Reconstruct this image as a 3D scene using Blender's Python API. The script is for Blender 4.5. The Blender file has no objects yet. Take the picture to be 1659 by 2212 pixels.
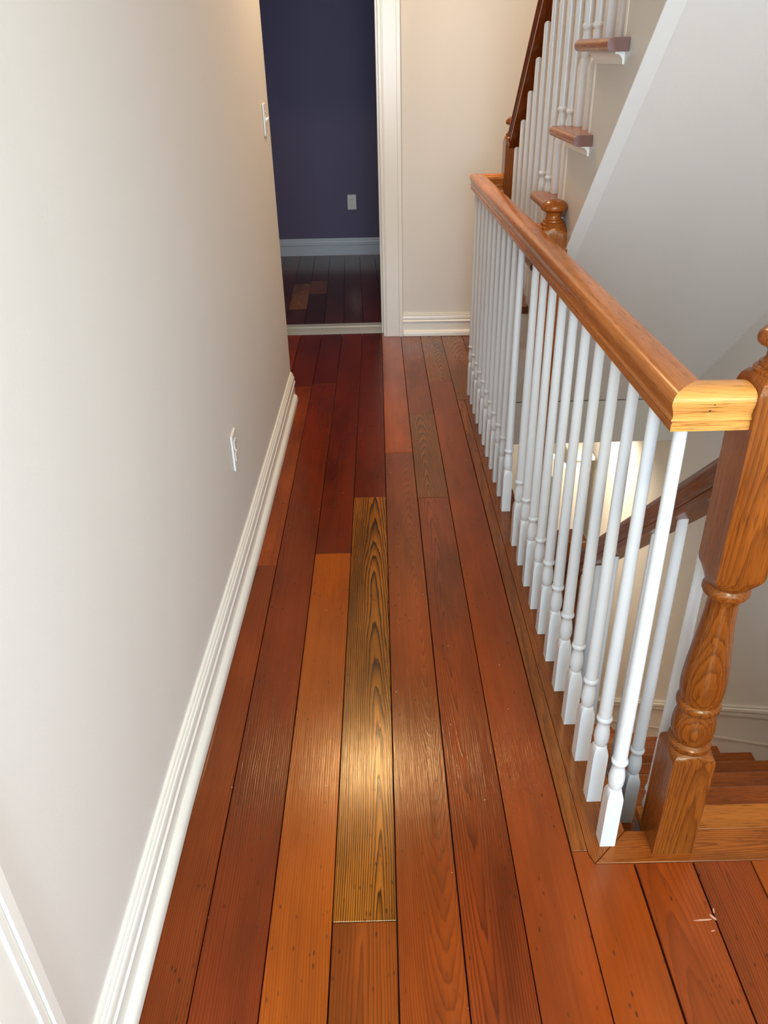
import bpy, bmesh, math, random
from mathutils import Matrix, Vector

random.seed(7)
SC = bpy.context.scene
COL = SC.collection

# ------------------------------------------------------------------ camera, world, lights, exposure
W_PX, H_PX, F_PX, EYE = 1659.0, 2212.0, 1697.0, 1.46
R = Matrix(((0.99966874, -0.02561939, 0.00246215),
            (-0.01502129, -0.50308582, 0.86410591),
            (-0.0208992, -0.86385665, -0.503304)))      # image axes (right, down, forward) to world
cx_, cy_, cz_ = R.col[0].copy(), -R.col[1].copy(), -R.col[2].copy()
cam_d = bpy.data.cameras.new('camera')
cam = bpy.data.objects.new('camera', cam_d)
COL.objects.link(cam)
m = Matrix((cx_, cy_, cz_)).transposed().to_4x4()
m.translation = Vector((0, 0, EYE))
cam.matrix_world = m
cam_d.sensor_fit = 'VERTICAL'
cam_d.sensor_height = 24.0
cam_d.lens = 24.0 * F_PX / H_PX
cam_d.clip_start = 0.02
SC.camera = cam

world = bpy.data.worlds.new('world'); SC.world = world
world.use_nodes = True
world.node_tree.nodes['Background'].inputs[0].default_value = (0.75, 0.82, 1.0, 1)
world.node_tree.nodes['Background'].inputs[1].default_value = 0.25

SC.view_settings.view_transform = 'Standard'
SC.view_settings.look = 'None'
SC.view_settings.gamma = 1.0
SC.view_settings.use_curve_mapping = False
SC.view_settings.exposure = 0.0
SC.cycles.use_denoising = True
SC.cycles.max_bounces = 10
SC.cycles.diffuse_bounces = 6


def area(name, loc, size, power, color, target=None, size_y=None, shape='RECTANGLE'):
    d = bpy.data.lights.new(name, 'AREA')
    d.shape = shape
    d.size = size
    if size_y: d.size_y = size_y
    d.energy = power
    d.color = color
    o = bpy.data.objects.new(name, d)
    COL.objects.link(o)
    o.location = loc
    if target is not None:
        o.rotation_euler = (Vector(target) - Vector(loc)).to_track_quat('-Z', 'Y').to_euler()
    return o

WARM = (1.0, 0.88, 0.72)
COOL = (0.66, 0.86, 1.0)
# daylight through the two windows behind the photographer
area('daylight', (0.1, -2.35, 1.6), 1.1, 112, (0.62, 0.82, 1.0), (0.1, 3.0, 1.2), 1.3)
area('side_daylight', (1.33, -0.95, 1.55), 1.0, 46, (0.52, 0.73, 1.0), (-1.0, -0.95, 1.45), 1.3)
# the hall ceiling lamp
area('hall_lamp', (-0.03, 3.55, 2.52), 0.30, 20, (1.0, 0.72, 0.45), (-0.03, 3.55, 0), shape='DISK')
# added fill light over the stair head, brightens the shaded well and newel
area('stair_fill', (0.75, -0.25, 2.55), 0.30, 27, WARM, (0.75, -0.25, 0), shape='DISK')
# lamp of the upper floor above the stairs
area('upper_lamp', (0.9, 2.4, 5.0), 0.45, 40, WARM, (0.9, 2.4, 0), shape='DISK')
# lamp in the lower hall
area('lower_lamp', (1.05, 4.05, -0.32), 0.22, 15, (1.0, 0.86, 0.66), (1.05, 4.05, -3), shape='DISK')
# weak daylight in the dark bedroom
area('bedroom_daylight', (-2.2, 5.8, 1.5), 1.0, 8.0, (0.78, 0.80, 1.0), (0.0, 5.8, 0.2), 1.2)

# ------------------------------------------------------------------ materials
def srgb(r, g, b):
    f = lambda c: (c / 255 / 12.92) if c / 255 <= 0.04045 else ((c / 255 + 0.055) / 1.055) ** 2.4
    return (f(r), f(g), f(b))


class NT:
    def __init__(s, name):
        s.m = bpy.data.materials.new(name); s.m.use_nodes = True
        s.t = s.m.node_tree; s.n = s.t.nodes; s.l = s.t.links
        s.b = s.n['Principled BSDF']
    def new(s, typ, **kw):
        n = s.n.new(typ)
        for k, v in kw.items(): setattr(n, k, v)
        return n
    def link(s, a, b): s.l.new(a, b)
    def val(s, node, i, v):
        if hasattr(v, 'is_linked') or isinstance(v, bpy.types.NodeSocket): s.link(v, node.inputs[i])
        else: node.inputs[i].default_value = v
    def math(s, op, a, b=0.0, c=None):
        n = s.new('ShaderNodeMath', operation=op)
        s.val(n, 0, a); s.val(n, 1, b)
        if c is not None: s.val(n, 2, c)
        return n.outputs[0]
    def vec(s, op, a, b=None, scale=None):
        n = s.new('ShaderNodeVectorMath', operation=op)
        s.val(n, 0, a)
        if b is not None: s.val(n, 1, b)
        if scale is not None: s.val(n, 'Scale', scale)
        return n.outputs[0]
    def noise(s, vec, scale=1.0, detail=2.0, rough=0.5):
        n = s.new('ShaderNodeTexNoise')
        s.link(vec, n.inputs['Vector'])
        n.inputs['Scale'].default_value = scale
        n.inputs['Detail'].default_value = detail
        n.inputs['Roughness'].default_value = rough
        return n.outputs['Fac']
    def ramp(s, fac, stops):
        n = s.new('ShaderNodeValToRGB')
        s.link(fac, n.inputs[0])
        e = n.color_ramp.elements
        e[0].position, e[0].color = stops[0][0], (*stops[0][1], 1)
        e[1].position, e[1].color = stops[-1][0], (*stops[-1][1], 1)
        for p, c in stops[1:-1]:
            k = e.new(p); k.color = (*c, 1)
        return n.outputs[0]
    def maprange(s, v, a, b, c=0.0, d=1.0):
        n = s.new('ShaderNodeMapRange')
        s.link(v, n.inputs[0])
        for i, x in enumerate((a, b, c, d)): n.inputs[1 + i].default_value = x
        return n.outputs[0]
    def mix(s, fac, a, b, typ='MIX'):
        n = s.new('ShaderNodeMix', data_type='RGBA', blend_type=typ)
        s.val(n, 0, fac)
        for i, v in ((6, a), (7, b)):
            if isinstance(v, bpy.types.NodeSocket): s.link(v, n.inputs[i])
            else: n.inputs[i].default_value = (*v[:3], 1)
        return n.outputs[2]
    def bump(s, h, strength, dist):
        n = s.new('ShaderNodeBump')
        n.inputs['Strength'].default_value = strength
        n.inputs['Distance'].default_value = dist
        s.link(h, n.inputs['Height'])
        s.link(n.outputs[0], s.b.inputs['Normal'])


def paint(name, col, rough=0.5, tex=0.0006, scale=160.0, var=0.02):
    k = NT(name)
    tc = k.new('ShaderNodeTexCoord').outputs['Object']
    big = k.noise(tc, 1.3, 3)
    c = k.mix(big, [x * (1 - var) for x in col], [min(1, x * (1 + var)) for x in col])
    k.link(c, k.b.inputs['Base Color'])
    k.b.inputs['Roughness'].default_value = rough
    k.bump(k.noise(tc, scale, 4), 0.35, tex)
    return k.m


def wood(name, rough=0.22, coat=0.35, wave=0.0005, specks=1.0, pores=0.0):
    """Varnished timber. Grain runs along the object's own Y axis; colours, ring spacing and
    ring centre come from each object's custom properties."""
    k = NT(name)
    tc = k.new('ShaderNodeTexCoord').outputs['Object']
    def attr(n, out='Color'):
        a = k.new('ShaderNodeAttribute', attribute_type='OBJECT', attribute_name=n)
        return a.outputs[out]
    tint, dark = attr('tint'), attr('grain')
    def sep(v):
        q = k.new('ShaderNodeSeparateXYZ'); k.link(v, q.inputs[0]); return q.outputs
    r1, r2 = sep(attr('ring', 'Vector')), sep(attr('ring_two', 'Vector'))
    freq, s_, z0 = r1
    cx, seed, contrast = r2
    sv = k.new('ShaderNodeCombineXYZ')
    k.link(k.math('MULTIPLY', seed, 3.17), sv.inputs[0]); k.link(k.math('MULTIPLY', seed, 7.31), sv.inputs[1])
    k.link(k.math('MULTIPLY', seed, 1.73), sv.inputs[2])
    off = k.vec('ADD', tc, sv.outputs[0])
    P = sep(tc)
    wob = k.noise(k.vec('MULTIPLY', off, (3, 1.3, 3)), 1.0, 2)
    wob2 = k.noise(k.vec('ADD', k.vec('MULTIPLY', off, (5, 2.0, 5)), (5, 9, 2)), 1.0, 2)
    xx = k.math('ADD', k.math('SUBTRACT', P[0], cx), k.math('MULTIPLY', k.math('SUBTRACT', wob, 0.5), 0.030))
    zz = k.math('ADD', k.math('ADD', z0, k.math('MULTIPLY', s_, P[1])),
                k.math('ADD', P[2], k.math('MULTIPLY', k.math('SUBTRACT', wob2, 0.5), 0.012)))
    rr = k.math('SQRT', k.math('ADD', k.math('MULTIPLY', xx, xx), k.math('MULTIPLY', zz, zz)))
    ph = k.math('MULTIPLY', rr, freq)
    mid = k.noise(k.vec('MULTIPLY', off, (70, 3.5, 70)), 1.0, 3)
    ph = k.math('ADD', ph, k.math('MULTIPLY', mid, 1.3))
    fr = k.math('FRACT', ph)
    ring = k.math('POWER', fr, 2.2)
    # soften the abrupt edge of each growth ring
    edge = k.maprange(fr, 0.90, 1.0, 1.0, 0.0)
    ring = k.math('MULTIPLY', ring, edge)
    streak = k.noise(k.vec('MULTIPLY', off, (420, 5.5, 420)), 1.0, 3, 0.65)
    streak2 = k.noise(k.vec('MULTIPLY', off, (95, 1.2, 95)), 1.0, 2, 0.5)
    blotch = k.noise(k.vec('MULTIPLY', off, (10, 2.2, 10)), 1.0, 4, 0.6)
    fac = k.math('MULTIPLY', ring, contrast)
    fac = k.math('ADD', fac, k.math('MULTIPLY', k.math('SUBTRACT', streak, 0.5), 0.75))
    fac = k.math('ADD', fac, k.math('MULTIPLY', k.math('SUBTRACT', streak2, 0.5), 0.55))
    n = k.new('ShaderNodeClamp'); k.link(fac, n.inputs[0]); fac = n.outputs[0]
    c = k.mix(fac, tint, dark)
    c = k.mix(k.maprange(blotch, 0.43, 0.66, 0.0, 0.9), c, k.mix(0.6, c, dark), 'MIX')
    lum = k.maprange(k.noise(k.vec('MULTIPLY', off, (4, 1.5, 4)), 1.0, 2), 0.3, 0.7, 0.78, 1.18)
    c = k.mix(1.0, c, k.vec('SCALE', (1, 1, 1), scale=lum), 'MULTIPLY')
    if pores > 0:
        po = k.noise(k.vec('MULTIPLY', off, (520, 16, 520)), 1.0, 2, 0.6)
        c = k.mix(k.math('MULTIPLY', k.maprange(po, 0.55, 0.66), pores), c, k.mix(0.75, c, dark))
        c = k.mix(k.math('MULTIPLY', k.maprange(po, 0.62, 0.70), pores * 0.7), c, srgb(58, 26, 10))
    # small knots, worm holes and old nail marks
    vo = k.new('ShaderNodeTexVoronoi'); k.link(k.vec('MULTIPLY', off, (95, 34, 95)), vo.inputs['Vector'])
    vo.inputs['Scale'].default_value = 1.0
    pick = k.maprange(k.noise(k.vec('MULTIPLY', off, (12, 5, 12)), 1.0, 2), 0.46, 0.60)
    rnd = sep(vo.outputs['Color'])[0]
    hole = k.math('MULTIPLY', k.maprange(vo.outputs['Distance'], 0.24, 0.12), pick)
    hole = k.math('MULTIPLY', hole, k.math('GREATER_THAN', rnd, 0.55))
    c = k.mix(k.math('MULTIPLY', hole, 0.8 * specks), c, srgb(48, 22, 12))
    if specks > 0.5:
        v2 = k.new('ShaderNodeTexVoronoi'); k.link(k.vec('ADD', off, (3.3, 1.7, 0.4)), v2.inputs['Vector'])
        v2.inputs['Scale'].default_value = 30.0
        r3 = sep(v2.outputs['Color'])[1]
        c = k.mix(k.math('MULTIPLY', k.math('LESS_THAN', v2.outputs['Distance'], 0.035), k.math('GREATER_THAN', r3, 0.86)), c, srgb(214, 196, 170))
    k.link(c, k.b.inputs['Base Color'])
    k.link(k.maprange(streak, 0.3, 0.7, rough - 0.03, rough + 0.08), k.b.inputs['Roughness'])
    k.b.inputs['Specular IOR Level'].default_value = coat
    k.b.inputs['Specular Tint'].default_value = (1.0, 0.84, 0.52, 1)     # amber varnish
    h = k.math('ADD', k.math('MULTIPLY', fac, 0.5), k.math('MULTIPLY', streak, 0.35))
    h = k.math('ADD', h, k.math('MULTIPLY', k.noise(k.vec('MULTIPLY', off, (30, 9, 30)), 1.0, 2), 1.4))
    k.bump(h, 0.5, wave)
    return k.m


MAT = {
    'wall': paint('warm_white_wall', srgb(222, 217, 208), 0.55),
    'wall_stair': paint('stairwell_wall', srgb(216, 209, 200), 0.55),
    'soffit_trim': paint('soffit_trim_paint', srgb(224, 220, 213), 0.35, 0.0002),
    'skirt': paint('stringer_paint', srgb(205, 200, 190), 0.3, 0.0003),
    'trim': paint('white_gloss_trim', srgb(230, 226, 215), 0.25, 0.0002, 60, 0.01),
    'baluster': paint('white_baluster_paint', srgb(214, 214, 212), 0.22, 0.0001, 60, 0.005),
    'plate': paint('white_plastic', srgb(236, 232, 224), 0.3, 0.00005, 60, 0.005),
    'slot': paint('dark_slot', srgb(40, 36, 34), 0.6),
    'ceiling': paint('ceiling_white', srgb(232, 228, 220), 0.7),
    'indigo': paint('indigo_wall', srgb(100, 92, 118), 0.6),
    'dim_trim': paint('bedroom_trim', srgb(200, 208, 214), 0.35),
    'saddle': paint('threshold_paint', srgb(176, 178, 172), 0.3, 0.0008, 30, 0.15),
    'subfloor': paint('dark_subfloor', srgb(38, 24, 18), 0.9),
    'end_grain': paint('oak_end_grain', srgb(96, 50, 26), 0.25, 0.0003, 300, 0.2),
    'scuff': paint('chalky_scuff', srgb(186, 138, 112), 0.6),
    'edge': paint('landing_edge_shaded', srgb(184, 173, 158), 0.55),  # shade put into the colour, offsets the daylight on the landing edge
    'glass': paint('grey_door_glass', srgb(120, 128, 122), 0.08),
    'floor': wood('old_pine_floor', 0.17, 0.50, 0.0005),
    'oak': wood('stained_oak', 0.20, 0.5, 0.00025, 0.15, 0.85),
}

# ------------------------------------------------------------------ object helpers
WM = {}


def tag(o, label=None, cat=None, group=None, kind=None):
    if label: o['label'] = label
    if cat: o['category'] = cat
    if group: o['group'] = group
    if kind: o['kind'] = kind
    return o


def put(o, M, parent=None):
    WM[o] = M
    if parent is not None:
        o.parent = parent
        o.matrix_basis = WM[parent].inverted() @ M
    else:
        o.matrix_basis = M


def empty(name, loc, label=None, cat=None, group=None, kind=None, parent=None):
    o = bpy.data.objects.new(name, None)
    COL.objects.link(o); o.empty_display_size = 0.1
    put(o, Matrix.Translation(loc), parent)
    return tag(o, label, cat, group, kind)


def finish(bm, name, mat, parent=None, frame=None, smooth=False, bevel=0.0, seg=1, **props):
    """World-space bmesh to an object whose own axes are those of frame (grain along local Y)."""
    if frame is None: frame = Matrix.Identity(4)
    bmesh.ops.remove_doubles(bm, verts=bm.verts, dist=1e-6)
    if bevel > 0:
        bmesh.ops.bevel(bm, geom=[e for e in bm.edges if e.is_manifold and e.calc_face_angle(0) > 0.6],
                        offset=bevel, segments=seg, affect='EDGES', profile=0.5)
    bmesh.ops.recalc_face_normals(bm, faces=bm.faces)
    bm.transform(frame.inverted())
    if smooth:
        for f in bm.faces: f.smooth = True
        for e in bm.edges:
            if e.is_manifold and e.calc_face_angle(0) > 0.55: e.smooth = False
    me = bpy.data.meshes.new(name); bm.to_mesh(me); bm.free()
    o = bpy.data.objects.new(name, me); COL.objects.link(o)
    me.materials.append(MAT[mat] if isinstance(mat, str) else mat)
    put(o, frame, parent)
    for k, v in props.items(): o[k] = v
    return o


def grain_frame(origin, axis):
    """Frame whose local Y is the given world direction."""
    y = Vector(axis).normalized()
    up = Vector((0, 0, 1)) if abs(y.z) < 0.9 else Vector((0, -1, 0))
    x = y.cross(up).normalized(); z = x.cross(y)
    M = Matrix((x, y, z)).transposed().to_4x4(); M.translation = Vector(origin)
    return M


def box_bm(x0, x1, y0, y1, z0, z1, bm=None):
    bm = bm or bmesh.new()
    vs = [bm.verts.new(p) for p in ((x0, y0, z0), (x1, y0, z0), (x1, y1, z0), (x0, y1, z0),
                                    (x0, y0, z1), (x1, y0, z1), (x1, y1, z1), (x0, y1, z1))]
    for f in ((0, 3, 2, 1), (4, 5, 6, 7), (0, 1, 5, 4), (1, 2, 6, 5), (2, 3, 7, 6), (3, 0, 4, 7)):
        bm.faces.new([vs[i] for i in f])
    return bm


def loft(sections, closed=True, caps=True, bm=None):
    bm = bm or bmesh.new()
    rows = [[bm.verts.new(p) for p in s] for s in sections]
    n = len(rows[0])
    for a, b in zip(rows, rows[1:]):
        for i in range(n if closed else n - 1):
            j = (i + 1) % n
            bm.faces.new((a[i], a[j], b[j], b[i]))
    if caps and closed:
        bm.faces.new(rows[0][::-1]); bm.faces.new(rows[-1])
    return bm


def poly_prism(pts, z0, z1):
    return loft([[(x, y, z0) for x, y in pts], [(x, y, z1) for x, y in pts]])


def structure(name, bm, mat, parent=None, **kw):
    o = finish(bm, name, mat, parent, **kw)
    if parent is None: o['kind'] = 'structure'
    return o


def grain(kind, seed, **over):
    """Custom properties for a timber piece: sRGB colours and ring layout."""
    K = {
        'red':    dict(tint=(156, 70, 30), grain=(100, 38, 18), freq=330, s=0.012, z0=0.10, cx=0.16, con=0.85),
        'deep':   dict(tint=(122, 48, 24), grain=(84, 30, 16), freq=330, s=0.010, z0=0.10, cx=-0.15, con=0.7),
        'orange': dict(tint=(184, 96, 36), grain=(138, 62, 22), freq=300, s=0.015, z0=0.08, cx=0.20, con=0.9),
        'flat':   dict(tint=(150, 70, 32), grain=(84, 32, 16), freq=210, s=-0.032, z0=0.035, cx=0.0, con=0.8),
        'patch':  dict(tint=(186, 120, 52), grain=(76, 44, 20), freq=200, s=0.03, z0=0.03, cx=0.01, con=1.4),
        'oak':    dict(tint=(176, 104, 44), grain=(112, 56, 20), freq=240, s=0.02, z0=0.08, cx=0.03, con=0.9),
        'rail':   dict(tint=(204, 130, 68), grain=(150, 86, 40), freq=240, s=0.01, z0=0.14, cx=0.03, con=0.32),
        'darkoak': dict(tint=(112, 60, 28), grain=(62, 28, 14), freq=150, s=0.01, z0=0.14, cx=0.03, con=0.6),
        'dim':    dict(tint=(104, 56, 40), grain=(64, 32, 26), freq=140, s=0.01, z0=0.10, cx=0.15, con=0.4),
    }[kind].copy()
    K.update(over)
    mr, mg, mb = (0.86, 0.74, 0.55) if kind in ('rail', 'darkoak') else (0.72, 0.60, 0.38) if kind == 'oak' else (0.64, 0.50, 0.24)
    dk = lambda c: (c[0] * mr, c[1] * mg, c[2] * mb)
    return dict(tint=dk(srgb(*K['tint'])), grain=dk(srgb(*K['grain'])),
                ring=(float(K['freq']), float(K['s']), float(K['z0'])),
                ring_two=(float(K['cx']), float(seed), float(K['con'])))


# ------------------------------------------------------------------ the shell
WX = 1.385      # inner face of the stairwell's right wall
CEIL = 2.62
WL = [(-0.492, -2.5), (-0.485, 0.3), (-0.480, 0.75), (-0.475, 1.2), (-0.460, 1.75), (-0.448, 2.25), (-0.436, 3.0), (-0.428, 3.655)]


def wl(y):
    for (a, ya), (b, yb) in zip(WL, WL[1:]):
        if y <= yb: return a + (b - a) * (y - ya) / (yb - ya)
    return WL[-1][0]


# floor slab; every board laid on it is a part of it
fb = box_bm(-1.4, 0.40, -2.5, 4.86, -0.25, -0.021)
box_bm(0.40, 0.500, -2.5, 4.60, -0.25, -0.021, fb)
box_bm(0.500, 1.50, -2.5, 1.10, -0.25, -0.021, fb)
box_bm(0.500, 1.50, 3.70, 4.60, -0.25, -0.021, fb)
floor = structure('floor', fb, 'subfloor')

left_pts = [(x, y) for x, y in WL] + [(-0.56, 3.655), (-0.62, -2.5)]
structure('wall_left', poly_prism(left_pts, 0.0, CEIL), 'wall')
structure('wall_passage', box_bm(-1.4, -1.3, -2.5, 4.61, 0, CEIL), 'wall')
# far wall with the doorway to the bedroom
far = box_bm(0.055, 1.60, 4.61, 4.83, 0, 5.2)
box_bm(-1.4, -0.76, 4.61, 4.83, 0, 5.2, far)
box_bm(-0.76, 0.055, 4.61, 4.83, 2.07, 5.2, far)
structure('wall_far', far, 'wall')
rw = box_bm(WX, 1.50, -0.40, 5.4, -3.0, 5.2)
box_bm(WX, 1.50, -2.6, -1.50, -3.0, 5.2, rw)
box_bm(WX, 1.50, -1.50, -0.40, -3.0, 0.9, rw); box_bm(WX, 1.50, -1.50, -0.40, 2.25, 5.2, rw)
structure('wall_right', rw, 'wall_stair')
w = structure('window_2', box_bm(1.44, 1.46, -1.50, -0.40, 0.9, 2.25), 'glass')
for a in ((1.37, 1.47, -1.50, -0.40, 0.88, 0.94), (1.37, 1.47, -1.50, -0.40, 2.20, 2.25), (1.37, 1.47, -1.50, -1.45, 0.94, 2.20), (1.37, 1.47, -0.45, -0.40, 0.94, 2.20)):
    structure('window_frame', box_bm(*a), 'trim', w)
back = box_bm(-1.4, -0.45, -2.6, -2.5, 0, 5.2)
box_bm(0.65, 1.5, -2.6, -2.5, 0, 5.2, back); box_bm(-0.45, 0.65, -2.6, -2.5, 0, 0.9, back)
box_bm(-0.45, 0.65, -2.6, -2.5, 2.3, 5.2, back)
structure('wall_back', back, 'wall')
w = structure('window_1', box_bm(-0.45, 0.65, -2.58, -2.55, 0.9, 2.3), 'glass')
for a in ((-0.45, 0.65, -2.56, -2.48, 0.88, 0.94), (-0.45, 0.65, -2.56, -2.48, 2.24, 2.30), (-0.45, -0.39, -2.56, -2.48, 0.94, 2.24),
          (0.59, 0.65, -2.56, -2.48, 0.94, 2.24), (-0.39, 0.59, -2.56, -2.50, 1.57, 1.62)):
    structure('window_frame', box_bm(*a), 'trim', w)
cb = box_bm(-1.4, 0.48, -2.5, 4.61, CEIL, CEIL + 0.1)
box_bm(0.48, WX, -2.5, 0.63, CEIL, CEIL + 0.1, cb)
box_bm(-1.4, 1.5, -2.6, 4.83, 5.2, 5.3, cb)
structure('ceiling', cb, 'ceiling')
structure('wall_upper', box_bm(0.40, 0.48, -2.5, 4.61, CEIL + 0.1, 5.2), 'wall')
# well below the hall floor
structure('wall_lower_left', box_bm(0.42, 0.500, 1.0, 5.3, -3.0, -0.25), 'wall')
structure('wall_lower_front', box_bm(0.42, WX, 0.95, 1.05, -3.0, -0.25), 'wall')
structure('wall_lower_far', box_bm(0.42, 1.5, 5.3, 5.4, -3.0, -0.25), 'wall')
structure('floor_lower', box_bm(0.42, 1.5, 1.0, 5.3, -3.0, -2.77), 'oak', **grain('red', 91))
# edge of the landing beyond the well, at the foot of the upper flight
structure('trim_landing_edge', box_bm(0.575, WX, 3.37, 3.70, -0.15, 0.060), 'edge')
# bedroom
structure('wall_bedroom', box_bm(-2.6, 0.9, 6.86, 6.96, 0, 2.7), 'indigo')
structure('wall_bedroom_right', box_bm(0.80, 0.9, 4.83, 6.86, 0, 2.7), 'indigo')
structure('wall_bedroom_left', box_bm(-2.7, -2.6, 4.83, 6.96, 0, 2.7), 'indigo')
structure('wall_bedroom_front', box_bm(-2.6, -1.4, 4.75, 4.83, 0, 2.7), 'indigo')
structure('ceiling_bedroom', box_bm(-2.7, 0.9, 4.83, 6.96, 2.7, 2.8), 'ceiling')
bed_floor = structure('floor_bedroom', box_bm(-2.6, 0.80, 4.86, 6.86, -0.25, -0.021), 'subfloor')


# ------------------------------------------------------------------ floor boards
def board(x0, x1, y0, y1, g, parent=floor, name='floor_plank', mat='floor', gap=0.0007, skew=0.0, cuts=None, dz=0.0):
    pts = cuts or [(x0 + gap, y0 + gap), (x1 - gap, y0 + gap), (x1 - gap + skew, y1 - gap), (x0 + gap + skew, y1 - gap)]
    cx = sum(p[0] for p in pts) / len(pts); cy = sum(p[1] for p in pts) / len(pts)
    return finish(poly_prism(pts, -0.020, dz), name, mat, parent, Matrix.Translation((cx, cy, 0)), bevel=0.0009, **g)


NEAR = -0.9
# seams between board rows: (x at y=0.7, x at y=4.6)
def sx(k, y):
    A = {-2: (-0.60, -0.70), -1: (-0.485, -0.585), 0: (-0.475, -0.465), 1: (-0.366, -0.336), 2: (-0.241, -0.214), 3: (-0.119, -0.093),
         4: (0.0075, 0.026), 5: (0.132, 0.140), 6: (0.255, 0.2555), 7: (0.3800, 0.378), 8: (0.504, 0.504), 9: (0.625, 0.63), 10: (0.745, 0.75),
         11: (0.868, 0.87), 12: (0.99, 0.99), 13: (1.115, 1.11), 14: (1.24, 1.24), 15: (1.39, 1.39)}[k]
    return A[0] + (A[1] - A[0]) * (y - 0.7) / 3.9


def row(k, y0, y1, g, gl=0.0011, gr=0.0011, k2=None, dz=0.0):
    k2 = k + 1 if k2 is None else k2
    pts = [(sx(k, y0) + gl, y0 + 0.0008), (sx(k2, y0) - gr, y0 + 0.0008), (sx(k2, y1) - gr, y1 - 0.0008), (sx(k, y1) + gl, y1 - 0.0008)]
    return board(0, 0, 0, 0, g, cuts=pts, dz=dz)


FARY = 4.665
row(0, NEAR, 2.174, grain('red', 1, tint=(150, 70, 30), cx=0.10))
row(0, 2.174, 3.80, grain('orange', 2, tint=(176, 88, 34), grain=(116, 48, 26)))
row(0, 3.80, FARY, grain('red', 3, tint=(140, 56, 26)))
row(-1, 3.2, FARY, grain('orange', 4, tint=(170, 78, 32)))
row(-2, 3.66, FARY, grain('red', 5))
board(-0.85, -0.72, 3.66, FARY, grain('red', 6)); board(-1.0, -0.85, 3.66, FARY, grain('deep', 7)); board(-1.3, -1.0, 3.66, FARY, grain('red', 8))
row(1, NEAR, 3.834, grain('red', 9, tint=(146, 62, 28), grain=(100, 38, 18), cx=-0.07, z0=0.03, freq=210, s=0.004))
row(1, 3.834, FARY, grain('deep', 10))
row(2, NEAR, 2.236, grain('orange', 11, tint=(190, 104, 38), grain=(150, 72, 24), freq=190))
row(2, 2.236, FARY, grain('deep', 12, tint=(134, 54, 27)))
row(3, NEAR, 0.922, grain('flat', 13, tint=(158, 84, 38), grain=(94, 46, 22), s=0.008, z0=0.02, cx=0.0, freq=200), gl=0.0016, gr=0.0014)
row(3, 0.922, 2.622, grain('patch', 14, freq=225, s=0.030, z0=0.034, cx=0.020, con=1.5, tint=(190, 122, 50), grain=(66, 38, 18)), dz=0.0003)
row(3, 2.622, FARY, grain('deep', 15, tint=(128, 50, 25)))
row(4, NEAR, 3.006, grain('flat', 16, tint=(158, 78, 36), grain=(104, 46, 22), freq=300, s=-0.060, z0=0.05, cx=0.03, con=0.75), gl=0.0013)
row(4, 3.006, FARY, grain('orange', 17, tint=(184, 92, 36), con=0.2))
row(5, NEAR, 2.607, grain('flat', 18, tint=(158, 72, 34), grain=(84, 30, 18), freq=215, s=-0.034, z0=0.030, cx=-0.016, con=0.95), gl=0.0016)
row(5, 2.607, 3.418, grain('patch', 19, tint=(150, 92, 44), grain=(88, 50, 26), freq=200, s=0.06, z0=0.03, cx=-0.01), dz=0.0005)
row(5, 3.418, FARY, grain('red', 20, tint=(156, 76, 36), con=0.2))
row(6, NEAR, 3.831, grain('orange', 21, tint=(164, 78, 32), grain=(112, 48, 20), con=0.45), gl=0.001)
row(6, 3.831, FARY, grain('patch', 22, tint=(176, 106, 48), grain=(92, 50, 24), freq=200, s=0.08, z0=0.04, cx=0.02), dz=0.0005)
board(0, 0, 0, 0, grain('orange', 23, tint=(174, 86, 34), grain=(118, 52, 20), con=0.5),
      cuts=[(0.3808, NEAR), (0.5018, NEAR), (0.5018, 1.0332), (0.4228, 1.0345), (0.4147, 1.0580), (0.4142, 1.0645), (0.3812, 1.0645)])
row(7, 3.575, FARY - 0.06, grain('oak', 24, tint=(158, 94, 44), grain=(98, 54, 26), freq=120, s=0.12, z0=0.05))
row(8, NEAR, 1.034, grain('flat', 25, tint=(166, 80, 36), grain=(112, 48, 22), freq=190, s=0.045, z0=0.035, cx=-0.02, con=0.7), gl=0.0022, gr=0.0016)
row(9, NEAR, 1.034, grain('flat', 26, tint=(160, 74, 34), grain=(92, 38, 20), freq=200, s=-0.045, z0=0.035, con=0.8), gl=0.0016, gr=0.0012)
for k in range(10, 15):
    row(k, NEAR, 1.034, grain('red' if k % 2 else 'orange', 27 + k))
for k in range(8, 15):
    row(k, 3.69, FARY - 0.06, grain('oak' if k % 2 else 'red', 47 + k))
# oak border around the stair opening
ga = grain('oak', 60, tint=(164, 96, 42), grain=(108, 58, 24), cx=0.03, freq=120)
board(0, 0, 0, 0, ga, cuts=[(0.3815, 1.066), (0.4145, 1.066), (0.4145, 3.572), (0.3795, 3.572)], name='border_strip', mat='oak')
board(0, 0, 0, 0, grain('oak', 61, tint=(160, 92, 42), grain=(102, 54, 24), s=0.05, z0=0.05),
      cuts=[(0.4155, 1.060), (0.4235, 1.0365), (0.5055, 1.1125), (0.5055, 3.572), (0.4155, 3.572)], name='landing_nosing', mat='oak')


def xboard(pts, g, name, z0=-0.026, z1=0.0, bev=0.0012, parent=floor):
    cx = sum(p[0] for p in pts) / len(pts); cy = sum(p[1] for p in pts) / len(pts)
    return finish(poly_prism(pts, z0, z1), name, 'oak', parent, grain_frame((cx, cy, 0), (1, 0, 0)), bevel=bev, **g)


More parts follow.
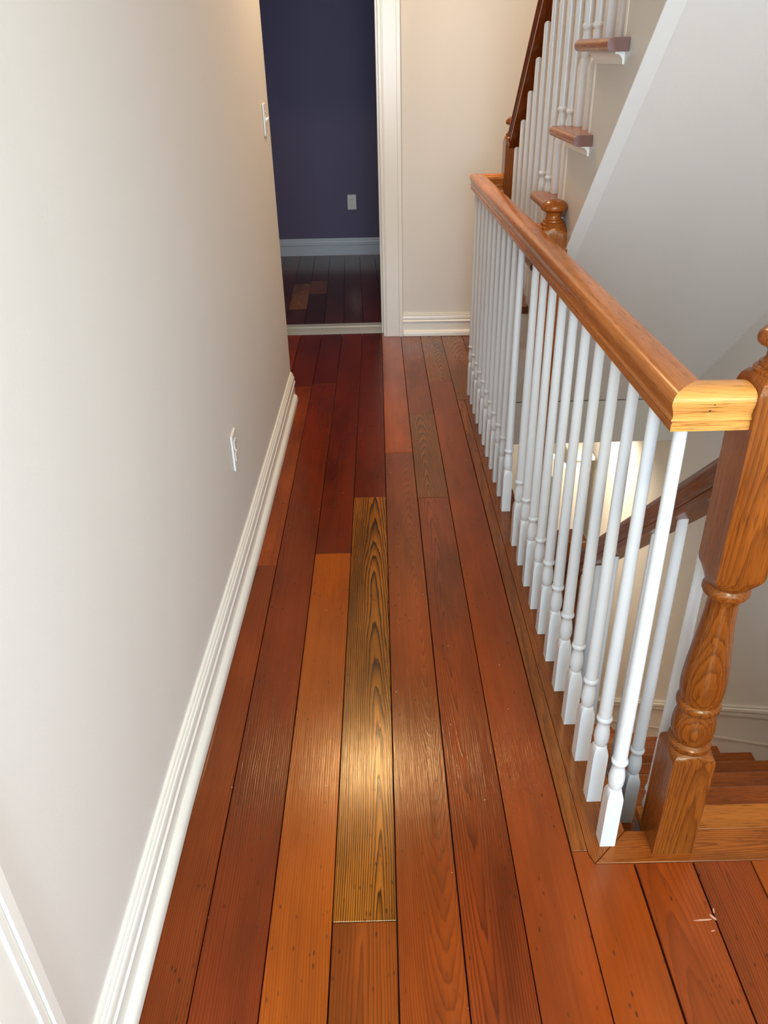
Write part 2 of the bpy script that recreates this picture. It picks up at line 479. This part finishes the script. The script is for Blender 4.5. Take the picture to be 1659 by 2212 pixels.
xboard([(0.4245, 1.0358), (WX, 1.0300), (WX, 1.109), (0.5062, 1.1118)], grain('oak', 62, tint=(186, 108, 48), grain=(112, 54, 20), s=0.05, z0=0.02, freq=220, cx=0.0), 'landing_nosing')
xboard([(0.550, 1.1122), (WX, 1.1100), (WX, 1.172), (0.550, 1.175)], grain('oak', 63, tint=(200, 126, 58), grain=(128, 68, 26), freq=300, s=0.01, z0=0.02, cx=0.05), 'landing_nosing')
# bedroom boards
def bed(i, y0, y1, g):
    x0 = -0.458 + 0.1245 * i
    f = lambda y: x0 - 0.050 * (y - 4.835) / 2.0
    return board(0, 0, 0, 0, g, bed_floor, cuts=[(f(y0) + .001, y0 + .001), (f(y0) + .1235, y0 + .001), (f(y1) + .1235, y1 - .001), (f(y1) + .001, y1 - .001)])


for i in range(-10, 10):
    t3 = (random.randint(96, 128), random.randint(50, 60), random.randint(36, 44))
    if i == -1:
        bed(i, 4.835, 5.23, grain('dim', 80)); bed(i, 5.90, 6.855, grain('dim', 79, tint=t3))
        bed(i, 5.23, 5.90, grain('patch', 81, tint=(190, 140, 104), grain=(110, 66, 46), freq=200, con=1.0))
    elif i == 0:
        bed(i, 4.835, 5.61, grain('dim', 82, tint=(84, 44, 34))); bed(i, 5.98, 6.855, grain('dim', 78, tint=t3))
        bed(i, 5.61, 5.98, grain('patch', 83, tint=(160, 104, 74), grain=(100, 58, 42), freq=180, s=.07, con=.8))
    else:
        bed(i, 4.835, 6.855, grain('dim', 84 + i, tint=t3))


# ------------------------------------------------------------------ mouldings
def run(name, path, prof, mat, parent=None, smooth=True):
    """Sweep a profile [(out, up)] along a ground path; out is to the right-hand side of travel turned by side."""
    secs = []
    for i, (x, y) in enumerate(path):
        a = Vector(path[max(i - 1, 0)]); b = Vector(path[min(i + 1, len(path) - 1)])
        t = (b - a).normalized(); n = Vector((t.y, -t.x))
        secs.append([(x + n.x * o, y + n.y * o, u) for o, u in prof])
    bm = loft(secs)
    return finish(bm, name, mat, parent, smooth=smooth)


CAP = [(0, .084), (.0200, .084), (.0205, .090), (.0170, .094), (.0170, .100), (.0180, .108), (.0150, .116), (.0120, .118), (.0125, .1235),
       (.0105, .1275), (.0075, .128), (.0085, .132), (.0065, .1365), (0, .1365)]
FLAT = [(0, .0), (.0155, .0), (.0155, .084), (0, .084)]
SHOE = [(.0155, .002), (.0310, .002), (.0315, .018), (.0290, .027), (.0240, .033), (.0190, .0365), (.0155, .0365)]


def baseboard(name, path, shoe_path=None, mat='trim', shoe=True):
    b = run(name, path, FLAT, mat); b['kind'] = 'structure'
    run('cap_molding', path, CAP, mat, b)
    if shoe: run('shoe_molding', shoe_path or path, SHOE, mat, b)
    return b


lp = [(wl(y), y) for y in (0.60, 1.2, 1.75, 2.25, 3.0, 3.645)]
baseboard('baseboard_left', lp, [(wl(y), y) for y in (0.60, 1.2, 1.75, 2.25, 3.0, 3.61)])
baseboard('baseboard_far', [(0.152, 4.610), (1.38, 4.575)][::1], [(0.158, 4.610), (1.38, 4.575)])
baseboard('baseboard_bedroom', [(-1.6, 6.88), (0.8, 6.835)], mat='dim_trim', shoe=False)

# bedroom doorway: casing, jamb, threshold
d1 = structure('door_1', box_bm(0.0535, 0.1500, 4.587, 4.611, 0.0, 2.16), 'trim', bevel=0.002, smooth=True)
for a in ((0.130, 0.1515, 4.580, 4.5875, 0.0, 2.17), (0.0535, 0.062, 4.582, 4.5875, 0.0, 2.08), (-0.86, 0.1515, 4.585, 4.611, 2.07, 2.17),
          (-0.86, -0.765, 4.587, 4.611, 0.0, 2.07)):
    finish(box_bm(*a), 'door_casing', 'trim', d1, bevel=0.002)
finish(box_bm(0.0385, 0.0560, 4.596, 4.83, 0.0, 2.07), 'door_jamb', 'trim', d1, bevel=0.001)
finish(box_bm(0.0260, 0.0386, 4.66, 4.70, 0.0, 2.06), 'door_stop', 'trim', d1, bevel=0.002)
finish(box_bm(-0.775, -0.760, 4.596, 4.83, 0.0, 2.07), 'door_jamb', 'trim', d1, bevel=0.001)
secs = [[(x, 4.668, -0.02), (x, 4.668, .002), (x, 4.690, .010), (x, 4.745, .014), (x, 4.75, .010), (x, 4.765, .010), (x, 4.77, .017), (x, 4.826, .017), (x, 4.834, .010), (x, 4.834, -0.02)]
        for x in (-0.76, 0.040)]
th = finish(loft(secs), 'trim_threshold', 'saddle', smooth=True); th['kind'] = 'structure'

# casing of a doorway in the left wall, close to the camera
ye = 0.596
d2 = structure('door_2', box_bm(-0.486, -0.462, ye - 0.098, ye, 0.0, 2.16), 'trim', bevel=0.003, smooth=True)
finish(box_bm(-0.463, -0.457, ye - 0.022, ye - 0.001, 0.0, 2.16), 'casing_bead', 'trim', d2, bevel=0.002)
finish(box_bm(-0.463, -0.459, ye - 0.040, ye - 0.028, 0.0, 2.16), 'casing_bead', 'trim', d2, bevel=0.0015)
finish(box_bm(-0.489, -0.472, ye - 0.80, ye - 0.099, 0.01, 2.10), 'door_leaf', 'trim', d2, bevel=0.002)


# ------------------------------------------------------------------ turned work
def turned(levels, seg=24, top=None, bottom_cap=True, top_cap=True):
    """levels: (z, r, squareness 0..1); squareness 1 is a square of half width r."""
    secs = []
    for z, r, q in levels:
        s = []
        for i in range(seg):
            a = 2 * math.pi * (i + 0.5) / seg if False else 2 * math.pi * i / seg
            c, n = math.cos(a), math.sin(a)
            k = 1.0 / max(abs(c), abs(n))
            rad = r * ((1 - q) + q * k)
            zz = z
            s.append((rad * c, rad * n, zz))
        secs.append(s)
    return secs


def turned_obj(name, levels, seg, mat, parent, base, mesh=None, ztop=None, **props):
    if mesh is None:
        secs = turned(levels, seg)
        if ztop:
            secs[-1] = [(x, y, ztop(y)) for x, y, z in secs[-1]]
        bm = loft(secs)
        # local Y up the post so the grain runs along it
        M = grain_frame((0, 0, 0), (0, 0, 1))
        o = finish(bm, name, mat, None, M, smooth=True, **props)
        me = o.data
        bpy.data.objects.remove(o); WM.pop(o, None) if False else None
    else:
        me = mesh
    o = bpy.data.objects.new(name, me); COL.objects.link(o)
    M = Matrix.Translation(base) @ grain_frame((0, 0, 0), (0, 0, 1))
    put(o, M, parent)
    for k, v in props.items(): o[k] = v
    return o, me


def baluster_levels(block, length):
    b = block
    L = [(0, .0160, 1), (b - .020, .0160, 1), (b - .012, .0158, .86), (b - .005, .0152, .60), (b + .001, .0143, .30), (b + .005, .0130, .05), (b + .006, .0122, 0),
         (b + .012, .0142, 0), (b + .020, .0157, 0), (b + .030, .0162, 0), (b + .040, .0160, 0), (b + .052, .0146, 0), (b + .062, .0128, 0), (b + .070, .0119, 0),
         (b + .074, .0135, 0), (b + .077, .0162, 0), (b + .081, .0170, 0), (b + .085, .0162, 0), (b + .088, .0140, 0),
         (b + .092, .0139, 0), (b + .25, .0132, 0), (b + .50, .0118, 0), (length, .0104, 0)]
    return L


HALF = 0.0412
# ------------------------------------------------------------------ hall balustrade
bal = empty('landing_balustrade', (0.458, 2.4, 0), 'level balustrade along the hall floor edge, long oak handrail over white turned balusters', 'balustrade')


def xb(y): return 0.4585 - 0.0030 * (y - 1.09)


base_ys = [1.0747, 1.1905, 1.3080, 1.4260, 1.5446, 1.6628, 1.7806, 1.8990, 2.0170, 2.1350, 2.2530,
           2.4874, 2.6010, 2.7145, 2.8280, 2.9425, 3.0555, 3.1700, 3.2840, 3.3970, 3.5120, 3.6290]
bm_mesh = None
for y in base_ys:
    o, bm_mesh = turned_obj('baluster', baluster_levels(0.160, 0.958), 16, 'baluster', bal, (xb(y), y + 0.016, 0.0003), bm_mesh)


def rail_profile(w=1.0):
    """(across, up) half profile mirrored; top slightly crowned, shoulders rounded, bead and fillet below."""
    h = [(0.0, 0.0), (.0275, 0.0), (.0280, .0110), (.0262, .0122), (.0264, .0145), (.0292, .0158), (.0300, .0180), (.0288, .0202), (.0268, .0215),
         (.0268, .0260), (.0285, .0330), (.0318, .0400), (.0334, .0450), (.0332, .0495), (.0312, .0545), (.0275, .0585), (.0215, .0615), (.0110, .0634), (0.0, .0638)]
    right = h; left = [(-a, b) for a, b in h[1:-1]][::-1]
    return [(a * w, b) for a, b in right + left]


def rail_piece(name, p0, p1, parent, g, mitre0=0.0, mitre1=0.0, vscale=1.0, horizontal_cut=True):
    """Rail between two underside points; mitre = tangent of the end cut in plan (metres along per metre across)."""
    p0, p1 = Vector(p0), Vector(p1)
    d = p1 - p0; L = Vector((d.x, d.y, 0)).length
    t = Vector((d.x, d.y, 0)) / L; n = Vector((t.y, -t.x, 0))
    slope = d.z / L
    secs = []
    for s, mt in ((0.0, mitre0), (L, mitre1)):
        sec = []
        for a, u in rail_profile():
            along = s + mt * a
            q = p0 + t * along + n * a
            sec.append((q.x, q.y, p0.z + slope * along + u * vscale))
        secs.append(sec)
    mid = (p0 + p1) / 2
    return finish(loft(secs), name, 'oak', parent, grain_frame(mid, d), smooth=True, **g)


CZ0, CZ1 = 0.9660, 0.9440
corner_near = (xb(1.09), 1.0905, CZ0); corner_far = (xb(3.645), 3.645, CZ1)
# n points to +x when travelling +y: outer side is -x
rail_piece('handrail', corner_near, corner_far, bal, grain('rail', 101), mitre0=1.0, mitre1=-1.0)
rail_piece('handrail_return', (corner_near[0], corner_near[1], CZ0), (0.5485, 1.0905, CZ0), bal,
           grain('rail', 103, tint=(214, 158, 92), grain=(166, 108, 54), s=0.08, z0=0.05), mitre0=-1.0)['label'] = 'lighter yellow oak return piece mitred to the newel'
rail_piece('handrail_return', (corner_far[0], corner_far[1], CZ1), (0.557, 3.645, CZ1), bal, grain('rail', 104), mitre0=1.0)
# bracket where the handrail meets the middle post, and plug left by a missing baluster
finish(box_bm(0.478, 0.498, 2.432, 2.488, 0.950, 1.012), 'rail_block', 'oak', bal, grain_frame((0.49, 2.46, 0.98), (0, 1, 0)), bevel=0.004, **grain('rail', 105))
cyl, _ = turned_obj('plug_hole', [(0, .0065, 0), (0.004, .0065, 0)], 12, 'slot', bal, (xb(2.36), 2.372, 0.9527))
for dy, dz in ((0.030, 0.044), (0.0265, 0.033)):
    s = bmesh.new()
    bmesh.ops.create_uvsphere(s, u_segments=8, v_segments=6, radius=0.0014)
    bmesh.ops.translate(s, verts=s.verts, vec=(0.4585 + dy - 0.001, 1.0905 - 0.0325 if dz > .04 else 1.0905 - 0.0290, CZ0 + dz))
    finish(s, 'nail_hole', 'slot', bal)


def cap_levels(z):
    """Turned finial rising from z (top of the square block)."""
    return [(z - .0300, HALF, 1), (z - .0180, HALF * .995, .97), (z - .0080, HALF * .985, .72), (z + .0005, HALF * .96, .30), (z + .0040, .0372, 0), (z + .0060, .0360, 0), (z + .0065, .0368, 0),
            (z + .0100, .0370, 0), (z + .0130, .0345, 0), (z + .0145, .0300, 0), (z + .0170, .0302, 0), (z + .0200, .0290, 0), (z + .0220, .0250, 0),
            (z + .0270, .0222, 0), (z + .0340, .0215, 0), (z + .0410, .0228, 0), (z + .0440, .0262, 0), (z + .0460, .0350, 0), (z + .0490, .0385, 0),
            (z + .0540, .0398, 0), (z + .0610, .0385, 0), (z + .0680, .0335, 0), (z + .0740, .0240, 0), (z + .0775, .0130, 0), (z + .0785, .0010, 0)]


def square_post(z0, z1):
    return [(z0, HALF, 1), (z1, HALF, 1)]


def newel(base, zcap, parent, g, turned_part=True, z0=0.0, name='newel_post'):
    bx, by = base
    if turned_part:
        lv = [(z0, HALF, 1), (.262, HALF, 1), (.270, HALF, .9), (.277, HALF * .99, .55), (.282, .0395, .15), (.284, .0375, 0),
              (.286, .0400, 0), (.291, .0418, 0), (.297, .0410, 0), (.300, .0370, 0), (.303, .0345, 0), (.312, .0380, 0), (.326, .0402, 0), (.340, .0405, 0),
              (.356, .0390, 0), (.372, .0350, 0), (.379, .0330, 0), (.381, .0370, 0), (.386, .0408, 0), (.393, .0415, 0), (.399, .0400, 0), (.402, .0372, 0),
              (.406, .0368, 0), (.418, .0395, 0), (.435, .0408, 0), (.455, .0405, 0), (.490, .0380, 0), (.530, .0340, 0), (.570, .0300, 0), (.605, .0275, 0),
              (.630, .0268, 0), (.640, .0275, 0), (.645, .0310, 0), (.648, .0385, 0), (.653, .0405, 0), (.659, .0395, 0), (.663, .0360, 0), (.667, .0350, 0),
              (.672, .0385, .15), (.682, .0405, .55), (.692, HALF, .9), (.700, HALF, 1)]
    else:
        lv = [(z0 - .045, .003, 0), (z0 - .042, .014, 0), (z0 - .032, .022, 0), (z0 - .022, .018, 0), (z0 - .016, .026, 0), (z0 - .008, .036, .2), (z0, HALF, .95), (z0 + .01, HALF, 1)]
    lv = lv + [(zcap - .045, HALF, 1)]
    # square corners: 24 segments give corners exactly at 45 degrees
    o, _ = turned_obj(name, lv, 24, 'oak', parent, (bx, by, 0), **g)
    c, _ = turned_obj('finial', [(zcap - .045, HALF, 1)] + cap_levels(zcap), 24, 'oak', o, (bx, by, 0), **g)
    return o


newel((0.589, 1.0942), 1.040, bal, grain('oak', 111, tint=(166, 97, 42), grain=(100, 50, 20), freq=300, s=0.02, z0=0.05, cx=0.02))
newel((0.534, 2.4610), 1.003, bal, grain('oak', 112, tint=(168, 96, 40), grain=(108, 54, 20)), False, -0.24)
newel((0.597, 3.6400), 1.150, bal, grain('oak', 113, tint=(160, 90, 42), grain=(100, 50, 22)), False, 0.03)

# ------------------------------------------------------------------ upper flight (climbs towards the camera over the well)
up = empty('upper_staircase', (0.95, 3.7, 0), 'upper stair flight with oak treads, white balusters and painted stringer above the stairwell', 'staircase')
RISE, GO = 0.2135, 0.2345
def tz(k): return 1.482 - RISE * (k - 1)       # k=1 is the highest tread seen from the hall; 7 the first step
def ty(k): return 2.320 + GO * (k - 1)         # nosing (far side)
KS = range(-5, 8)
SX = 0.570
# stringer face with stepped upper edge
sof = lambda y: 0.981 - 0.932 * (y - 2.387)
pts = []
for k in KS:
    pts.append((ty(k) - GO - 0.030, tz(k) - 0.027)); pts.append((ty(k) - 0.030, tz(k) - 0.027))
ylast = ty(7) - 0.030
low = [(ylast, 0.06), (3.374, 0.062)] + [(ty(-5) - GO - 0.03, sof(ty(-5) - GO - 0.03))]
outline = pts + low
bm = loft([[(SX, y, z) for y, z in outline], [(SX + 0.022, y, z) for y, z in outline]])
finish(bm, 'stringer', 'skirt', up)
ya, yb = 3.37, -0.35
finish(loft([[(SX, yb, sof(yb)), (SX + .040, yb, sof(yb)), (SX + .040, yb, sof(yb) - .006), (SX, yb, sof(yb) - .006)],
             [(SX, ya, sof(ya)), (SX + .040, ya, sof(ya)), (SX + .040, ya, sof(ya) - .006), (SX, ya, sof(ya) - .006)]]), 'soffit_trim', 'soffit_trim', up)
finish(loft([[(SX + .020, yb, sof(yb) + .03), (WX, yb, sof(yb) + .03), (WX, yb, sof(yb)), (SX + .020, yb, sof(yb))],
             [(SX + .020, ya, sof(ya) + .03), (WX, ya, sof(ya) + .03), (WX, ya, sof(ya)), (SX + .020, ya, sof(ya))]]), 'soffit', 'wall_stair', up)

mesh_a = mesh_b = None
def rail_under(y): return 1.237 + 0.893 * (3.456 - y)
for k in KS:
    y, z = ty(k), tz(k)
    nose = [(y - .012 + .012 * math.sin(a), z - .0135 - .0135 * math.cos(a)) for a in [math.pi * i / 8 for i in range(9)]]
    prof = [(y - .275, z)] + [(y - .275, z - .027)] + nose
    g = grain('rail', 120 + k, tint=(176, 102, 54), grain=(128, 66, 32))
    t = finish(loft([[(SX - .0005, a, b) for a, b in prof], [(WX, a, b) for a, b in prof]]), 'tread', 'oak', up, grain_frame((.95, y - .13, z), (1, 0, 0)), smooth=True, **g)
    rn = [(SX - .001, z), (SX - .001, z - .027)] + [(0.533 - .0125 * math.sin(a), z - .0135 - .0135 * math.cos(a)) for a in [math.pi * i / 8 for i in range(9)]]
    ro = finish(loft([[(a, y - .322, b) for a, b in rn], [(a, y + .0005, b) for a, b in rn]]), 'return_nosing', 'oak', t,
           grain_frame((.54, y - .16, z - .0135), (0, 1, 0)), smooth=True, **grain('rail', 140 + k, tint=(172, 104, 52), grain=(112, 60, 28)))
    ro.data.materials.append(MAT['end_grain'])
    for p in ro.data.polygons:
        if abs(p.normal.y) > 0.9: p.material_index = 1; p.use_smooth = False
    cv = [(SX, z - .0275), (SX - .022, z - .0275), (SX - .022, z - .032)] + [(SX - .0205 + .0165 * math.sin(a), z - .048 + .016 * math.cos(a)) for a in [math.pi / 2 * i / 5 for i in range(6)]] + [(SX - .003, z - .053), (SX, z - .053)]
    finish(loft([[(a, y - .292, b) for a, b in cv], [(a, y - .030, b) for a, b in cv]]), 'cove_molding', 'trim', t, smooth=True)
    finish(box_bm(SX - .0006, WX, y - .046, y - .0292, z - RISE + .001, z - .0275), 'riser', 'trim', up)
    for j, off in enumerate((0.047, 0.164)):
        by = y - off
        if k == 7 and j == 0: continue
        if z > 2.3: continue
        L = rail_under(by) - z + 0.004
        me = mesh_a if j == 0 else mesh_b
        o, me = turned_obj('baluster', baluster_levels(0.165, L), 16, 'baluster', up, (0.597, by, z + 0.0003), me,
                           ztop=(lambda q, L=L: L - 0.893 * q))
        if j == 0: mesh_a = me
        else: mesh_b = me
rail_piece('handrail', (0.597, 3.5990, rail_under(3.599)), (0.597, 1.2, rail_under(1.2)), up, grain('darkoak', 161, tint=(128, 66, 30), grain=(74, 34, 16)), vscale=1.32)
finish(box_bm(0.575, 0.619, 3.5955, 3.5990, rail_under(3.59) - .004, rail_under(3.6) + .09), 'rail_plate', 'oak', up, **grain('darkoak', 162))

# ------------------------------------------------------------------ lower flight
dn = empty('lower_staircase', (0.95, 1.2, -0.2), 'lower stair flight of glossy oak treads going down behind the turned newel post', 'staircase')
Y0, G2, R2 = 1.176, 0.2310, 0.2130
for k in range(1, 13):
    y, z = Y0 + G2 * k, -R2 * k
    nose = [(y - .012 + .012 * math.sin(a), z - .0135 - .0135 * math.cos(a)) for a in [math.pi * i / 8 for i in range(9)]]
    prof = [(y - G2 - .045, z), (y - G2 - .045, z - .027)] + nose
    finish(loft([[(0.502, a, b) for a, b in prof], [(WX - .012, a, b) for a, b in prof]]), 'tread', 'oak', dn,
           grain_frame((.95, y - .13, z), (1, 0, 0)), smooth=True,
           **grain('oak', 170 + k, tint=(186, 104, 48), grain=(116, 56, 24), freq=240, s=0.03 * (-1) ** k, z0=0.05))
    finish(box_bm(0.556 if k == 1 else 0.502, WX - .012, y - G2 - .045, y - G2 - .030, z + .001, z + R2 - .028), 'riser', 'trim', dn)
# skirt board on the right wall
def sheared(name, prof, parent, mat='trim', y0=1.17, y1=3.95):
    sl = -R2 / G2
    secs = [[(WX - o, y, sl * (y - Y0) + u) for o, u in prof] for y in (y0, y1)]
    return finish(loft(secs), name, mat, parent, smooth=True)


sk = sheared('skirt_board', [(0, -.34), (.012, -.34), (.012, .172), (0, .172)], dn, 'wall_stair')
sheared('bead', [(.0119, .038), (.015, .038), (.015, .046), (.0119, .046)], sk)
sheared('cap_molding', [(0, .165), (.016, .165), (.018, .172), (.018, .180), (.015, .184), (.015, .188), (.020, .192), (.020, .204), (.015, .208), (.012, .210), (.013, .218), (.010, .226), (0, .226)], sk, 'wall')
# its handrail and balusters
sl2 = -0.905
ru = lambda y: 0.822 + sl2 * (y - 1.133)
rail_piece('handrail', (0.589, 1.136, ru(1.136)), (0.589, 2.020, ru(2.020)), dn, grain('darkoak', 181, tint=(140, 78, 38), grain=(84, 42, 20)), vscale=1.32)
mesh_c = {}
for k in range(1, 5):
    z = -R2 * k
    for j, by in enumerate((Y0 + G2 * k - 0.210, Y0 + G2 * k - 0.094)):
        if by > 1.97: continue
        L = ru(by) - z + 0.004
        o, mesh_c[j] = turned_obj('baluster', baluster_levels(0.160, L), 16, 'baluster', dn, (0.589, by + (0.0), z + 0.0003), mesh_c.get(j),
                                  ztop=(lambda q, L=L: L + sl2 * q))
turned_obj('newel_post', [(-0.80, HALF, 1), (0.150, HALF, 1), (0.160, HALF * .86, 1)], 24, 'oak', dn, (0.589, 2.0605, 0), **grain('oak', 183, tint=(150, 84, 40), grain=(90, 46, 20)))

# ------------------------------------------------------------------ lower hall doorway, seen under the landing
d3 = structure('door_3', box_bm(1.215, 1.330, 4.42, 4.60, -2.77, -0.77), 'trim', bevel=0.006)
finish(box_bm(1.200, 1.345, 4.40, 4.62, -0.77, -0.745), 'casing_cap', 'trim', d3, bevel=0.004)
a, b = Vector((1.056, 4.630)), Vector((1.160, 4.310)); t = (b - a).normalized(); n = Vector((-t.y, t.x)) * 0.018
pp = [a - n, b - n, b + n, a + n]
finish(poly_prism([tuple(p) for p in pp], -2.75, -0.77), 'door_leaf', 'trim', d3, bevel=0.003)
finish(poly_prism([(p.x, p.y) for p in (a + t * .06 - n * 1.1, b - t * .06 - n * 1.1, b - t * .06 + n * 1.1, a + t * .06 + n * 1.1)], -2.5, -0.90), 'door_glass', 'glass', d3)

# ------------------------------------------------------------------ outlets and switch
def wall_plate(name, label, cat, origin, normal, kind, w=0.072, h=0.116):
    """Built facing local -Y, then turned so that -Y points along the wall's normal."""
    root = empty(name, origin, label, cat)
    n = Vector(normal).normalized()
    ang = math.atan2(n.y, n.x) + math.pi / 2
    F = Matrix.Translation(origin) @ Matrix.Rotation(ang, 4, 'Z')
    WM[root] = F; root.matrix_basis = F
    def part(bm, nm, mat, parent, bev=0.0):
        bm.transform(F)
        return finish(bm, nm, mat, parent, F, bevel=bev)
    pl = part(box_bm(-w / 2, w / 2, -.0065, 0, -h / 2, h / 2), 'wall_plate', 'plate', root, 0.002)
    if kind == 'outlet':
        for s in (-1, 1):
            r = part(box_bm(-.0165, .0165, -.0085, -.006, s * .0195 - .014, s * .0195 + .014), 'receptacle', 'plate', root, 0.0018)
            for dx, hh in ((-.006, .0045), (.006, .0035)):
                part(box_bm(dx - .001, dx + .001, -.0088, -.0084, s * .0195 - hh + .003, s * .0195 + hh + .003), 'slot', 'slot', r)
            part(box_bm(-.002, .002, -.0088, -.0084, s * .0195 - .011, s * .0195 - .007), 'slot', 'slot', r)
        part(box_bm(-.003, .003, -.0085, -.006, -.003, .003), 'screw', 'plate', root, 0.0012)
    else:
        for dx in ((-.023, .023) if w > .1 else (0,)):
            part(box_bm(dx - .0055, dx + .0055, -.0075, -.006, -.0125, .0125), 'switch_frame', 'plate', root, 0.0005)
            tb = loft([[(dx - .0045, -.007, -.006), (dx + .0045, -.007, -.006), (dx + .0045, -.007, .006), (dx - .0045, -.007, .006)],
                       [(dx - .0035, -.0200, .004), (dx + .0035, -.0200, .004), (dx + .0035, -.0200, .010), (dx - .0035, -.0200, .010)]])
            part(tb, 'toggle', 'plate', root, 0.0008)
            for s in (-1, 1):
                part(box_bm(dx - .003, dx + .003, -.0080, -.006, s * .030 - .003, s * .030 + .003), 'screw', 'plate', root, 0.001)
    return root


wall_plate('power_outlet', 'white duplex power outlet low on the long cream wall', 'outlet', (wl(2.18), 2.18, 0.425), (1, 0.02, 0), 'outlet')
wall_plate('light_switch', 'white light switch at the far end of the long cream wall', 'switch', (wl(3.50), 3.50, 1.245), (1, 0.02, 0), 'switch', w=0.072)
wall_plate('power_outlet', 'white power outlet on the dark indigo wall of the far room', 'outlet', (-0.182, 6.858, 0.417), (0, -1, 0), 'outlet')

# chalky scuff across the seam of two boards near the stair head
for cxs, cys, L, wd, an in ((0.600, 0.907, 0.036, 0.0035, 0.05), (0.622, 0.912, 0.014, 0.005, -0.9), (0.628, 0.925, 0.012, 0.003, 1.3), (0.612, 0.885, 0.010, 0.002, 0.2)):
    pts = []
    for i in range(14):
        a = 2 * math.pi * i / 14; r = 1 + 0.35 * (random.random() - 0.5)
        x, y = L / 2 * r * math.cos(a), wd / 2 * r * math.sin(a)
        pts.append((cxs + x * math.cos(an) - y * math.sin(an), cys + x * math.sin(an) + y * math.cos(an)))
    finish(poly_prism(pts, 0.0001, 0.0004), 'scuff_mark', MAT['scuff'], floor)
